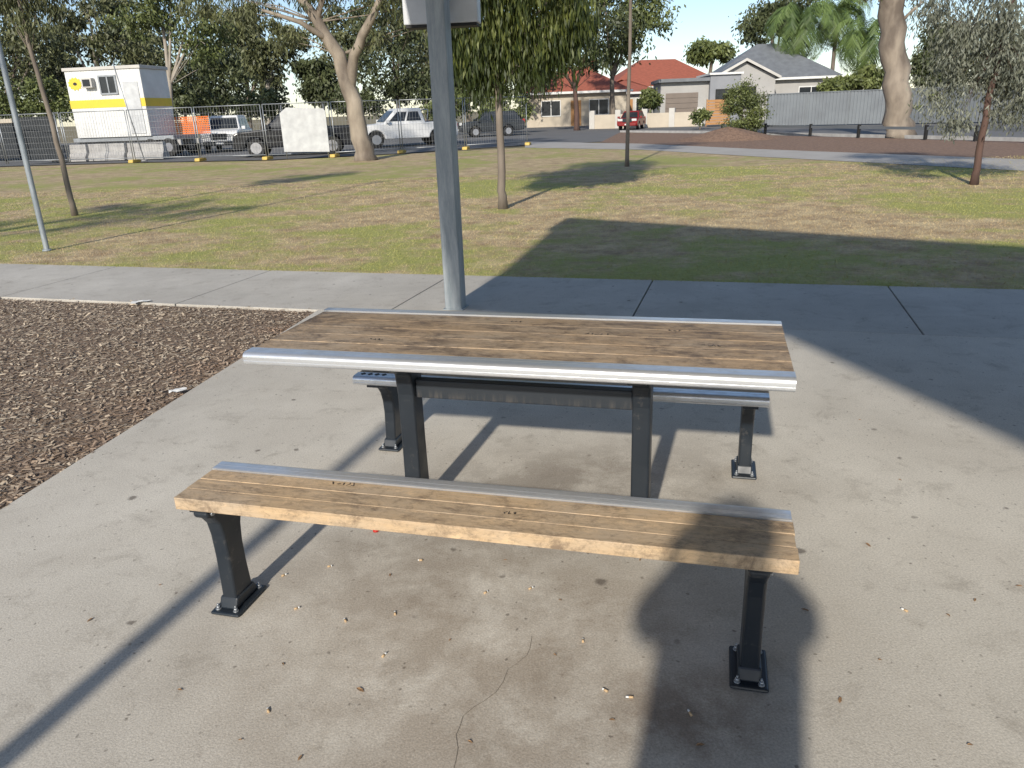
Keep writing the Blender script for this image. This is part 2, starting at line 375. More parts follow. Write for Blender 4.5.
g = npmesh('bark_chips', V, 4, M['chip'], None, np.clip(rng.beta(1.6, 2.4, N), 0, 1))
tag(g, 'loose brown bark chips covering the garden bed', 'mulch', kind='stuff')
# ---------------------------------------------------------------- table and benches
TC = Vector((.023, 2.632, 0)); TA = R(-15.05)
tu = Vector((cos(TA), sin(TA), 0)); tn = Vector((-sin(TA), cos(TA), 0))
def alu_profile(wd, th, sgn, y0):
    pr = [(wd, -.0005)]
    for f in (.93, .62):
        x = wd*f; pr += [(x+.0014, .0003), (x, -.0006), (x-.0014, .0003)]
    r_ = .019
    for i in range(10):
        a = pi/2*i/9; pr.append((r_-r_*sin(a), -r_*.9+r_*.9*cos(a)))
    z = -th*.66; pr += [(0, z+.001), (.001, z), (0, z-.001)]
    for i in range(6):
        a = pi/2*i/5; pr.append((.010-.010*cos(a), -th+.010-.010*sin(a)))
    pr += [(wd, -th)]
    return [(y0+sgn*x, z) for x, z in pr]
def alu(parent, name, y0, sgn, wd, th, x0, x1, z):
    pr = [(p[0], p[1]+z) for p in alu_profile(wd, th, sgn, y0)]
    b = MB().prism(pr, x0, x1); o = b.build(name, M['alu'], parent)
    for f in o.data.polygons: f.use_smooth = abs(f.normal.x) < .5
    md = o.modifiers.new('e', 'EDGE_SPLIT'); md.split_angle = R(24)
    return o
def slats(b, x0, x1, y0, n, wd, gap, z0, z1):
    for i in range(n):
        jit = random.uniform(-.002, .002)
        b.box(x0+jit, x1+jit, y0+i*(wd+gap), y0+i*(wd+gap)+wd, z0, z1+random.uniform(-.0006, .0006), random.random())
def fillets(parent, x0, x1, y0, n, wd, gap, z):
    b = MB()
    for i in range(n-1):
        y = y0+(i+1)*wd+i*gap
        b.box(x0+.004, x1-.004, y+.0003, y+gap-.0003, z-.012, z-.0016)
    return b.build('gap_filler', M['arris'], parent)
def bolt(parent, x, y, z, r_=.011):
    b = MB(); b.tube([(x, y, z), (x, y, z+.003)], r_*1.5, 12); b.tube([(x, y, z+.003), (x, y, z+.012)], r_, 6)
    b.tube([(x, y, z+.012), (x, y, z+.02)], r_*.5, 8)
    return b.build('bolt', M['steel'], parent)
def cast_leg(parent, x, prof, wd, plate=(.052, .088), y0=0):
    prof = [(p[0]+y0, p[1]) for p in prof]
    b = MB(); b.prism(prof, x-wd/2, x+wd/2)
    o = b.build('leg', M['coat'], parent, .009, 3)
    p = MB().box(x-plate[0], x+plate[0], y0-plate[1], y0+plate[1], .001, .013)
    p.prism([(y0-.066, .013), (y0+.066, .013), (y0+.05, .05), (y0-.05, .05)], x-wd*.62, x+wd*.62)
    fp = p.build('foot_plate', M['coat'], o, .006, 2)
    for sx in (-1, 1):
        for sy in (-1, 1): bolt(o, x+sx*plate[0]*.62, y0+sy*plate[1]*.78, .013, .006)
    return o
def bench(loc, rz, label, z=.45, fy=0.0):
    r_ = empty('bench', loc, rz, label, 'bench', None)
    b = MB(); slats(b, -.885, .905, -.129, 3, .0628, .003, z-.04, z)
    b.build('seat', M['wood_bench'], r_, .002, 2)
    fillets(r_, -.885, .905, -.129, 3, .0628, .003, z)
    alu(r_, 'edge_trim', .137, -1, .068, .040, -.885, .903, z+.004)
    q = z-.45
    prof = [(-.05, .012), (.05, .012), (.047, .06), (.040, .14), (.038, .22+q), (.044, .28+q), (.060, .325+q), (.086, .358+q), (.112, .375+q), (.112, .398+q), (-.112, .398+q), (-.112, .378+q), (-.085, .362+q), (-.062, .33+q), (-.052, .28+q), (-.048, .2+q), (-.048, .1)]
    for x in (-.817, .817):
        lg = cast_leg(r_, x, prof, .052, y0=fy)
        MB().box(x-.03, x+.03, -.118, .118, .398+q, .409+q).build('mounting_bracket', M['coat'], lg, .002)
        s_ = MB(); s_.tube([(x+.026, -.09+fy, .385+q), (x+.033, -.09+fy, .385+q)], .008, 8); s_.build('bolt', M['steel'], lg)
    return r_
nb = bench(TC-tn*.666, TA, 'near timber slat bench with one silver edge strip, closest to the viewer')
rb = bench(TC+tn*.572+tu*.02, TA+pi, 'rear bench mostly hidden behind and under the table top', .412, -.065)
for i in range(4):
    x = .868-i*.034
    MB().face([(x, .078, .4172), (x+.014, .094, .4172), (x, .110, .4172), (x-.014, .094, .4172)]).build('diamond_mark', M['ink'], rb)
t = empty('picnic_table', TC+tn*.035, TA, 'long timber slat picnic table with silver rounded metal edges on two dark posts', 'picnic table')
b = MB(); slats(b, -.915, .915, -.262, 5, .1025, .00375, .712, .75); tt_ = b.build('tabletop', M['wood_table'], t, .002, 2)
fillets(t, -.915, .915, -.262, 5, .1025, .00375, .75)
alu(t, 'edge_trim', -.334, 1, .070, .044, -.915, .915, .754)
alu(t, 'edge_trim', .334, -1, .062, .044, -.915, .915, .754)
for x in (-.44, .445):
    prof = [(-.06, .012), (.06, .012), (.052, .1), (.046, .3), (.046, .52), (.06, .6), (.12, .65), (.25, .675), (.25, .70), (-.25, .70), (-.25, .675), (-.12, .65), (-.06, .6), (-.046, .52), (-.046, .3), (-.052, .1)]
    lg = cast_leg(t, x, prof, .066)
    MB().box(x-.04, x+.04, -.27, .27, .70, .711).build('mounting_bracket', M['coat'], lg, .002)
MB().box(-.4065, .4115, -.022, .022, .50, .572).build('cross_rail', M['rail'], t, .005)
def scribble(parent, cx, cy, z, sc, n, seed):
    rr = random.Random(seed); b = MB()
    for i in range(n):
        x = cx+(i-n/2)*sc*.9; pts = [(x+rr.uniform(-.4, .4)*sc, cy+rr.uniform(-.6, .6)*sc) for _ in range(4)]
        for (x0, y0), (x1, y1) in zip(pts, pts[1:]):
            d = Vector((x1-x0, y1-y0, 0)); nn = Vector((-d.y, d.x, 0)).normalized()*.0014 if d.length > 1e-5 else Vector((.001, 0, 0))
            b.face([(x0-nn.x, y0-nn.y, z), (x1-nn.x, y1-nn.y, z), (x1+nn.x, y1+nn.y, z), (x0+nn.x, y0+nn.y, z)])
    b.build('pen_scribble', M['ink'], parent)
scribble(t, -.50, -.10, .7515, .018, 4, 1); scribble(t, .28, .07, .7515, .020, 5, 2); scribble(t, .68, -.02, .7515, .020, 4, 5); scribble(t, -.05, .20, .7515, .018, 3, 8); scribble(t, .55, .15, .7515, .018, 3, 9)
scribble(nb, -.40, .05, .4515, .018, 5, 3); scribble(nb, .15, -.03, .4515, .014, 3, 4)
# ---------------------------------------------------------------- shelter and posts
pb = G(456, 308)
def post(loc, hgt, label, rz=TA, hw=.07):
    e = empty('shelter_post', loc, rz, label, 'post')
    MB().box(-hw, hw, -hw, hw, .0, hgt).build('column', M['galv'], e, .010, 3)
    MB().box(-hw-.015, hw+.015, -hw-.015, hw+.015, .001, .010).build('base_plate', M['galv'], e, .003)
    return e
post(pb, 2.75, 'tall blue grey steel shelter post behind the picnic table carrying a pale box')
post((-1.89, -.15, 0), 2.8, 'steel shelter post out of frame whose long shadow crosses the slab', R(-18), .04)
rf = [(-2.07, 1.1), (.26, .06), (.69, -1.82), (1.2, -4), (7, -4), (7, .3), (3.72, 2.89), (-.76, 6.44)]
e = empty('shelter_roof', (3, 1, 0), 0, 'flat metal shelter roof above the frame that shades the path and lawn', 'roof')
MB().prism([(x-3, y-1) for x, y in rf], 2.78, 2.86, 'z').build('roof_sheet', M['roof_grey'], e)
bx = empty('pole_box', W(440, 22, 6.30)+Vector((0, .12, 0)), R(-6), 'pale grey box fixed high on the steel post behind the table', 'box')
MB().box(-.285, .285, -.02, .16, .0, .42).build('housing', M['boxgrey'], bx, .008)
MB().box(-.272, .272, -.01, .15, -.022, .0).build('dark_underside', M['black'], bx, .003)  # thin black strip along the underside of the box
MB().box(-.05, .05, -.06, -.02, .1, .3).build('mounting_bracket', M['galv'], bx, .003)
lb = G(47, 250)
e = empty('lamp_pole', lb, 0, 'slim blue grey metal pole standing at the left by the footpath', 'pole')
MB().tube([(0, 0, 0), (0, 0, .02), (0, 0, 2), (0, 0, 5)], [.036, .034, .033, .03], 14).build('pole', M['galv'], e)
MB().tube([(0, 0, -.01), (0, 0, .012)], [.06, .05], 12).build('base_collar', M['galv'], e)
MB().box(-.1, .25, -.06, .06, 5.0, 5.1).build('lamp_head', M['steel'], e, .02)
# ---------------------------------------------------------------- litter
butts = [(345, 620), (395, 613), (384, 655), (297, 608), (531, 588), (486, 592), (605, 690), (690, 713), (330, 566), (284, 575), (268, 710), (640, 470), (583, 640), (905, 610), (630, 697), (420, 560)]
for i, (u, v) in enumerate(butts):
    g0 = G(u, v, .0035)
    e = empty('cigarette_butt', g0, random.uniform(0, pi), 'small tan and white cigarette butt lying on the concrete slab', 'cigarette butt', 'cigarette butts scattered on the slab')
    l = random.uniform(.004, .010)
    MB().tube([(-.009, 0, 0), (.003, 0, 0)], .0034, 8).build('filter', M['filter'], e)
    MB().tube([(.0032, 0, 0), (.003+l, 0, 0)], [.0032, .0028], 8).build('paper_end', M['paper'], e)
leafs = [(868, 545), (948, 615), (1019, 586), (283, 664), (300, 758), (975, 600), (612, 720), (240, 740), (840, 700), (900, 480), (735, 560), (860, 420), (160, 585), (90, 620), (450, 640), (970, 745), (505, 560), (700, 745), (360, 690), (180, 690), (555, 655), (470, 742), (805, 610), (880, 660), (390, 575), (640, 560), (560, 600)]
for i, (u, v) in enumerate(leafs):
    g0 = G(u, v, .002); b = MB(); a = random.uniform(0, 2*pi); l = random.uniform(.006, .015); wv = l*.35
    P_ = [(-l, 0, 0), (-l*.3, wv, .002), (l*.5, wv*.7, .003), (l, 0, .001), (l*.4, -wv*.8, .004), (-l*.4, -wv, .002)]
    b.face([(x*cos(a)-y*sin(a), x*sin(a)+y*cos(a), z) for x, y, z in P_])
    o = b.build('fallen_leaf', M['dryleaf']); o.location = g0
    tag(o, 'small curled brown dry leaf lying on the concrete slab', 'leaf', 'dry leaves scattered on the slab')
o = MB().tube([(0, 0, 0), (0, 0, .006), (0, 0, .009)], [.012, .012, .010], 20).build('bottle_cap', M['redcap']); o.location = G(376, 531, .001)
tag(o, 'small round red bottle cap on the slab behind the near bench', 'bottle cap')
for (u, v, lab, w_, h_) in [(178, 391, 'crumpled white paper scrap in the middle of the bark bed', .05, .022), (141, 302, 'flat white paper scrap at the top edge of the bark bed near the footpath', .08, .03)]:
    b = MB(); gr = [[b.bm.verts.new(((i/5-.5)*w_*2, (j/4-.5)*h_*2, random.uniform(0, .012))) for j in range(5)] for i in range(6)]
    for i in range(5):
        for j in range(4): b.bm.faces.new((gr[i][j], gr[i+1][j], gr[i+1][j+1], gr[i][j+1]))
    o = b.build('paper_scrap', M['paper']); o.location = G(u, v, .006); o.rotation_euler.z = .4
    tag(o, lab, 'paper')
# ---------------------------------------------------------------- trees
def leaves(name, mat, parent, ells, n, size, droop=.4, clumps=10, spread=.3, asp=.3, org=Vector((0, 0, 0)), hang=0):
    vols = np.array([e[1][0]*e[1][2] for e in ells]); vols = vols/vols.sum(); P = []; T = []
    for (c, r_), f in zip(ells, vols):
        k_ = max(3, int(clumps)); dirs = rng.normal(size=(k_, 3)); dirs /= np.linalg.norm(dirs, axis=1)[:, None]
        cc = dirs*(rng.random((k_, 1))**.42)*np.array(r_)+np.array(c)
        ni = max(8, int(n*f)); idx = rng.integers(0, k_, ni); sig = spread*min(r_)*rng.uniform(.5, 1.3, k_)
        p_ = cc[idx]+rng.normal(size=(ni, 3))*sig[idx][:, None]*np.array([1.15, 1.15, .8])
        if hang:
            st = 9; s0 = p_[::st]; rep = np.repeat(s0, st, 0)[:ni]; kk = np.tile(np.arange(st), len(s0))[:ni]
            p_ = rep+rng.normal(size=(ni, 3))*.05; p_[:, 2] -= kk*hang/st*np.repeat(rng.uniform(.3, 1.5, len(s0)), st)[:ni]
        ct = rng.uniform(.0, .55, k_); P.append(p_)
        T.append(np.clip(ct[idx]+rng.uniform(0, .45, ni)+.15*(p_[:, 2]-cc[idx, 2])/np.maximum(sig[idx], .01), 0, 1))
    P = np.concatenate(P); T = np.concatenate(T); n = len(P)
    d = rng.normal(size=(n, 3)); d /= np.linalg.norm(d, axis=1)[:, None]
    d = d*(1-droop)+np.array([0, 0, -1])*droop; d /= np.linalg.norm(d, axis=1)[:, None]
    q = rng.normal(size=(n, 3)); s2 = np.cross(d, q); s2 /= np.linalg.norm(s2, axis=1)[:, None]
    l = (size*rng.uniform(.6, 1.4, n))[:, None]; ws = l*asp*.5
    P = P-np.array(org)
    V = np.stack([P, P+d*l*.45+s2*ws, P+d*l, P+d*l*.5-s2*ws], 1)
    return npmesh(name, V, 4, mat, parent, T)
def tree(name, label, cat, Y, paths, crowns, n, size, leaf, bark, droop=.4, clumps=10, spread=.3, asp=.32, group=None, twigs=0, dy=.5, hang=0, flare=1.3, reach=99.):
    px = Y/805; fb = paths[0][0]; o3 = W(fb[0], fb[1], Y); o3.z = 0
    e = empty(name, o3, 0, label, cat, group)
    b = MB()
    for pi_, pa in enumerate(paths):
        pts = []; yo = 0
        for i, (u, v, r_) in enumerate(pa):
            if pi_ > 0 and i > 0: yo += random.uniform(-dy, dy)
            q = W(u, v, Y+yo)
            if pi_ == 0 and i == 0: q = Vector((o3.x, o3.y, -.05))
            pts.append((q-o3, r_))
        fine = [pts[0]]
        if pi_ == 0: fine = [(pts[0][0], pts[0][1]*flare), (pts[0][0]+(pts[1][0]-pts[0][0]).normalized()*.25, pts[0][1])]
        for (p, ra), (q, rb_) in zip(pts, pts[1:]):
            for s_ in (.33, .66, 1):
                jj = min(ra, rb_)*.35*(s_ < 1)
                fine.append((p.lerp(q, s_)+Vector((random.uniform(-jj, jj), random.uniform(-jj, jj), 0)), ra+(rb_-ra)*s_))
        b.tube([f[0] for f in fine], [f[1] for f in fine], 10)
    ells = [(W(u, v, Y+off), (ru*px, (ru+rv)*.5*px, rv*px)) for (u, v, ru, rv, off) in [(c+(0,))[:5] for c in crowns]]
    last = paths[0][-1]
    main = [W(u, v, Y)-o3 for u, v, _ in paths[0]]
    for c, r_ in ells:
        for j in range(2+twigs):
            q = Vector(c)-o3+Vector((random.uniform(-.8, .8)*r_[0], random.uniform(-.7, .7)*r_[1], random.uniform(-.7, .8)*r_[2]))
            i0 = max([i for i, m_ in enumerate(main) if m_.z < q.z-.05*abs(q.z)] or [len(main)-1])
            i0 = max(i0, len(main)//2); st_ = main[i0]
            if (q-st_).length > reach: st_ = main[-1]
            md = st_.lerp(q, .5)+Vector((0, 0, r_[2]*random.uniform(-.1, .25)))
            r1 = min(max(.3*last[2], .010), .10)
            if (q-st_).length > reach: r1 *= .35; md.z += .8
            b.tube([st_, md, q], [r1, r1*.6, r1*.15], 6)
    b.build('trunk', bark, e)
    leaves('crown', leaf, e, ells, n, size, droop, clumps, spread, asp, o3, hang)
    return e
B = M
Yw = G(503, 208).y
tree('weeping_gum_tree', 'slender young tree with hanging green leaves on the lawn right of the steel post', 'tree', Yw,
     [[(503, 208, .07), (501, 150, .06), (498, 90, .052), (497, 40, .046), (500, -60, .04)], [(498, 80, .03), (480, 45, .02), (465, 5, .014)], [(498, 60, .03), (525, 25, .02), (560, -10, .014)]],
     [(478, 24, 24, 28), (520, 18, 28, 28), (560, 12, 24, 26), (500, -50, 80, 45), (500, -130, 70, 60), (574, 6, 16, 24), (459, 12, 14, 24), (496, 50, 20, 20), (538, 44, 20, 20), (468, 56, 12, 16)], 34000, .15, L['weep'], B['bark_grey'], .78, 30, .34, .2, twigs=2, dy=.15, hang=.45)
Yr = G(974, 184).y
tree('grey_leaf_tree', 'leaning reddish trunked tree with fine grey green foliage at the right edge', 'tree', Yr,
     [[(974, 184, .062), (982, 135, .056), (992, 85, .05), (1003, 40, .044), (1016, -10, .04), (1030, -70, .03)]],
     [(965, 40, 28, 32), (950, 85, 24, 30), (1000, 20, 35, 30), (1012, 100, 22, 34), (1045, 60, 35, 50), (1010, -60, 80, 55), (935, 15, 18, 18), (955, 125, 14, 12), (1010, 60, 30, 30)], 30000, .085, L['grey'], B['bark_red'], .6, 28, .30, .26, twigs=2, dy=.2)
Ys = G(75, 215).y
tree('sapling', 'thin leaning sapling at the far left of the lawn', 'tree', Ys,
     [[(75, 215, .05), (62, 160, .045), (47, 105, .04), (32, 55, .035), (20, 5, .03), (12, -50, .02)]],
     [(35, 12, 22, 18), (5, 0, 30, 20), (20, -50, 45, 40), (50, -10, 18, 14)], 6000, .11, L['olive'], B['bark_grey'], .65, 14, .28, .2, dy=.1)
Yt2 = G(628, 166).y
tree('thin_trunk_tree', 'very slim straight bare trunk in the lawn right of centre with crown above the frame', 'tree', Yt2,
     [[(627, 166, .055), (628, 110, .048), (630, 50, .042), (631, -20, .04), (631, -80, .03)]],
     [(632, -55, 40, 30), (625, -100, 45, 35)], 3500, .16, L['mid'], B['bark_grey'], .5, 14, .3, .2, dy=.1)
Yg = G(364, 160).y
tree('gum_tree', 'big pale gum with forked leaning trunk behind the lawn left of the steel post', 'tree', Yg,
     [[(366, 160, .36), (358, 125, .31), (349, 90, .28), (339, 55, .24), (318, 22, .18), (296, -10, .14), (280, -50, .1)], [(350, 92, .2), (354, 55, .17), (368, 25, .14), (384, -10, .1), (395, -60, .06)], [(330, 40, .12), (300, 22, .08), (262, 10, .05)], [(318, 22, .1), (322, -10, .08), (335, -50, .05)]],
     [(250, 8, 40, 18), (310, -5, 40, 16), (395, 0, 40, 22), (300, -70, 110, 55), (400, -70, 90, 50), (205, -2, 35, 20), (435, 25, 20, 16), (285, 38, 22, 12), (375, 38, 16, 12)], 18000, .20, L['olive'], B['bark_cream'], .6, 22, .24, .22, reach=4.5)
Yb = G(900, 137).y
tree('large_gum_tree', 'thick cream trunked gum standing on the bark strip at right beside the road', 'tree', Yb,
     [[(901, 138, .52), (899, 110, .48), (898, 70, .46), (894, 30, .45), (893, -20, .42), (890, -90, .3)], [(894, -10, .25), (865, -50, .15), (830, -80, .08)]],
     [(850, -60, 100, 40), (960, -40, 70, 40), (930, -5, 20, 20), (880, -12, 20, 12), (800, -30, 40, 22)], 9000, .18, L['olive'], B['bark_cream'], .55, 16, .25, .22, flare=1.15, reach=3.0)
# unseen tree added left of the frame to dapple the lawn with shade
b = MB(); ot = empty('added_shade_tree', (-10.6, 4.6, 0), 0, 'unseen tree added beyond the left edge of the frame to dapple the lawn with shade', 'tree')
b.tube([(0, 0, -.05), (.1, 0, 2), (.0, .1, 4), (.2, 0, 6)], [.2, .16, .13, .06], 10)
for q in ((1.4, .3, 4.8), (-1.2, .2, 4.6), (.5, 1.2, 5.2), (.2, -1, 5.4)): b.tube([(0, .05, 3.2), (q[0]*.5, q[1]*.5, 4.0), q], [.07, .05, .02], 6)
b.build('trunk', M['bark_grey'], ot)
leaves('crown', L['olive'], ot, [(Vector((1.2, .2, 4.9)), (1.1, 1, .6)), (Vector((-1.1, .1, 4.7)), (1.1, 1, .6)), (Vector((.3, .9, 5.6)), (1.2, 1, .7)), (Vector((2.4, 0, 5.4)), (.7, .8, .5))], 3800, .16, .6, 14, .26, .25)
bgt = [
 (60, 'broad olive tree at the far left behind the dark container', 10, [(0, 72, 36, 32), (42, 50, 28, 20), (-30, 20, 50, 44), (22, 25, 24, 16)], 'olive', 'bark_grey'),
 (66, 'olive tree rising directly behind the white site hut', 100, [(95, 38, 44, 20), (130, 50, 34, 19), (62, 60, 26, 22), (85, 8, 40, 15)], 'olive', 'bark_pale'),
 (50, 'pale trunked gum rising behind the right end of the site hut', 172, [(148, 18, 36, 16), (198, 26, 30, 18), (170, -15, 60, 20), (205, 50, 20, 12)], 'mid', 'bark_pale'),
 (72, 'dark bushy tree behind the white four wheel drive', 225, [(225, 82, 34, 28), (208, 100, 26, 15), (218, 55, 24, 18)], 'dark', 'bark_grey'),
 (62, 'pale stemmed gum between the white four wheel drive and the forked gum', 270, [(250, 32, 30, 18), (284, 42, 22, 14), (262, 62, 20, 14)], 'olive', 'bark_pale'),
 (80, 'dense dark tree behind the white board', 325, [(322, 84, 22, 15), (308, 66, 15, 11)], 'dark', 'bark_grey'),
 (64, 'dense dark tree behind the white utility vehicle', 400, [(395, 50, 38, 36), (415, 85, 34, 20), (385, 22, 34, 24)], 'dark', 'bark_grey'),
 (70, 'dark round tree behind the hanging leaf tree', 470, [(475, 65, 34, 34), (450, 90, 28, 16), (500, 95, 26, 14), (520, 60, 26, 28)], 'dark', 'bark_grey'),
 (58, 'tall dark trunked tree in front of the red roofed cottage', 577, [(562, 42, 38, 28), (602, 22, 38, 25), (545, 72, 18, 13), (588, 62, 22, 10), (560, 5, 46, 24)], 'dark', 'bark_red'),
 (62, 'spreading green tree above the red roofs', 614, [(635, 25, 32, 25), (612, 50, 28, 13), (650, 8, 24, 20), (600, -10, 50, 20)], 'mid', 'bark_grey'),
 (120, 'small round distant tree on the skyline left of the grey roof', 712, [(712, 50, 21, 11)], 'mid', 'bark_grey'),
 (68, 'leafy tree behind the slate fence at the right edge', 985, [(960, 62, 34, 26), (1010, 55, 38, 32), (1050, 70, 40, 30)], 'olive', 'bark_grey'),
 (85, 'tall tree high behind the palms', 775, [(768, 24, 26, 17), (788, 10, 26, 17)], 'dark', 'bark_grey'),
 (88, 'distant dark gum filling the gap left of the site hut', 55, [(50, 75, 34, 24), (20, 45, 24, 16), (75, 35, 24, 14)], 'olive', 'bark_grey'),
 (86, 'distant tall gum behind and right of the site hut', 150, [(160, 60, 30, 24), (185, 80, 24, 18), (135, 28, 30, 15), (120, 5, 28, 12)], 'olive', 'bark_grey'),
 (90, 'distant tall tree seen between the two stems of the forked gum', 350, [(345, 60, 24, 24), (360, 35, 22, 20), (330, 25, 20, 16)], 'olive', 'bark_grey'),
 (84, 'distant tree seen just left of the steel post', 428, [(425, 45, 24, 30), (440, 75, 24, 22), (410, 15, 26, 18)], 'olive', 'bark_grey'),
 (82, 'distant tree with high crown right of the hanging leaf tree', 530, [(530, 75, 22, 22), (522, 40, 24, 24), (545, 30, 24, 24)], 'mid', 'bark_grey'),
 (92, 'distant tree low behind the white four wheel drive and forked gum', 250, [(240, 60, 24, 18), (268, 84, 18, 12), (236, 20, 26, 14)], 'olive', 'bark_grey'),
 (64, 'tall tree behind the light grey sheet fence right of the palms', 850, [(868, 78, 16, 10), (845, 82, 14, 7)], 'mid', 'bark_grey'),
 (60, 'bushy tree behind the slate fence right of the large gum', 930, [(930, 70, 18, 18), (945, 45, 22, 20)], 'dark', 'bark_grey'),
]
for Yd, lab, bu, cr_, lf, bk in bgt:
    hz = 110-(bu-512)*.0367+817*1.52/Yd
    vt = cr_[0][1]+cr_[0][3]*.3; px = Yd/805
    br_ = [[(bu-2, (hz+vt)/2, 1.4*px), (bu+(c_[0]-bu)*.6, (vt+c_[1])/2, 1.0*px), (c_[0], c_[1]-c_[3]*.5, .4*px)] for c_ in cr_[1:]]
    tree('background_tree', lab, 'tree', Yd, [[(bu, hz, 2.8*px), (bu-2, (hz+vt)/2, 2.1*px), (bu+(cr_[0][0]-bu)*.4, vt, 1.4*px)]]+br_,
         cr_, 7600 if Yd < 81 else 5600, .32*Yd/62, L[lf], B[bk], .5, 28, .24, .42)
shr = [(-10, 97, 32, 20, 'olive tall bush behind the left end of the fence'), (45, 96, 28, 18, 'green bush just left of the site hut'), (185, 98, 24, 16, 'dark green bush between hut and white four wheel drive'), (262, 100, 24, 13, 'low dark bush behind the black utility vehicle'),
       (355, 98, 26, 13, 'dark low bush behind the forked gum trunk'), (445, 103, 26, 12, 'low bush behind the steel post'), (505, 107, 24, 11, 'low bush behind the fence right of the weeping tree'), (650, 98, 10, 7, 'small garden bush in front of the red roofed houses'), (830, 86, 10, 5, 'garden bush poking above the grey sheet fence'), (938, 98, 20, 8, 'low bush against the slate fence beside the large gum')]
for u, v, ru, rv, lab in shr:
    Yd = 57 if u < 600 else (60 if u < 900 else 46); hz = 110-(u-512)*.0367+817*1.52/Yd
    tree('shrub', lab, 'shrub', Yd, [[(u, hz, .15), (u, v, .08)]], [(u, v, ru, rv), (u+ru*.4, v+rv*.5, ru*.7, rv*.8), (u-ru*.5, v+rv*.5, ru*.6, rv*.7)], 3600, .25, L['dark'] if 'dark' in lab else L['mid'], B['bark_grey'], .3, 14, .28, .5)
Ym = G(742, 136).y
mb_ = MB(); rows = []
c0 = G(728, 139)
for i in range(7):
    rr = 1.9*(1-i/6)**.8; rows.append([mb_.bm.verts.new((c0.x+cos(a*pi/10)*rr*1.15*(1+.1*sin(a*3)), c0.y+sin(a*pi/10)*rr, -.03+.55*(i/6)*(.9+.1*sin(a*2)))) for a in range(20)])
for q, r_ in zip(rows, rows[1:]):
    for j in range(20):
        try: mb_.bm.faces.new((q[j], q[(j+1) % 20], r_[(j+1) % 20], r_[j]))
        except Exception: pass
tag(mb_.build('mulch_mound', M['mulch_far'], None, 0, 2, True), kind='structure')
tree('mound_shrub', 'upright grey green shrub growing on the bark mound in front of the modern house', 'shrub', Ym, [[(744, 134, .06), (742, 112, .045), (740, 92, .03)], [(743, 122, .04), (755, 108, .03), (760, 95, .02)], [(743, 120, .04), (732, 105, .03), (728, 92, .02)]],
     [(740, 95, 12, 14), (756, 108, 11, 16), (730, 105, 8, 14), (745, 120, 17, 10)], 8500, .13, L['mid'], B['bark_grey'], .1, 20, .28, .3)
tree('lawn_edge_shrub', 'small low shrub left of the orange timber gate', 'shrub', 50, [[(700, 128, .05), (700, 120, .03)]], [(700, 117, 10, 6)], 900, .2, L['mid'], B['bark_grey'], .1, 8, .3, .5)
def palm(u, vt, Yd, label, sc=1.0):
    o3 = W(u, vt, Yd); hgt = o3.z; o3.z = 0
    e = empty('palm_tree', o3, 0, label, 'palm tree')
    MB().tube([(0, 0, -.05), (.03, 0, hgt*.5), (0, 0, hgt)], [.26, .2, .2], 10).build('trunk', B['bark_grey'], e)
    V = []; T = []
    for i in range(54):
        az = random.uniform(0, 2*pi); el = random.uniform(-.6, 1.3); ln_ = random.uniform(2.6, 3.4)*sc; d = Vector((cos(az), sin(az), 0)); tn_ = random.random()*.6
        p = Vector((0, 0, hgt)); a = el; side = Vector((-sin(az), cos(az), 0)); K = 26
        for s_ in range(K):
            st = d*cos(a)+Vector((0, 0, sin(a))); q = p+st*ln_/K
            wl = .62*sc*sin(pi*(s_+2)/(K+5))+.05; h_ = p.lerp(q, .6)
            for sg in (-1, 1):
                tip = p+side*sg*wl*.75+st*wl*.55+Vector((0, 0, -wl*random.uniform(.4, .8)))
                V += [p, h_, tip+st*.04, tip]; T.append(min(1, tn_+random.uniform(0, .4)))
            p = q; a -= .068+.016*s_*.2
    npmesh('fronds', [tuple(x) for x in V], 4, L['palm'], e, T)
palm(800, 22, 76, 'left palm behind the grey roofed house', 1.45)
palm(838, 10, 84, 'middle palm behind the houses, highest crown', 1.5)
palm(866, 34, 74, 'palm with drooping fronds immediately left of the large gum trunk', 1.35)
# ---------------------------------------------------------------- houses
def hip(b, x0, x1, y0, y1, z0, z1, inset):
    a = [(x0, y0, z0), (x1, y0, z0), (x1, y1, z0), (x0, y1, z0)]; ym = (y0+y1)/2
    r1, r2 = (x0+inset, ym, z1), (x1-inset, ym, z1)
    b.face([a[0], a[1], r2, r1]); b.face([a[2], a[3], r1, r2]); b.face([a[1], a[2], r2]); b.face([a[3], a[0], r1]); b.face(a[::-1])
def window(e, x0, x1, z0, z1, y, fm):
    b = MB(); t_ = .07
    b.box(x0-t_, x1+t_, y-.06, y+.02, z0-t_, z0); b.box(x0-t_, x1+t_, y-.06, y+.02, z1, z1+t_); b.box(x0-t_, x0, y-.06, y+.02, z0, z1); b.box(x1, x1+t_, y-.06, y+.02, z0, z1)
    b.box((x0+x1)/2-.03, (x0+x1)/2+.03, y-.05, y+.02, z0, z1)
    f = b.build('window', fm, e)
    MB().box(x0, x1, y-.03, y-.004, z0, z1).build('pane', M['glass'], f); return f
def garage_door(e, x0, x1, y, h_, mat):
    b = MB()
    for i in range(6): b.box(x0, x1, y-.06, y-.004, .02+i*h_/6, h_/6-.015+.02+i*h_/6)
    b.build('garage_door', mat, e, .01)
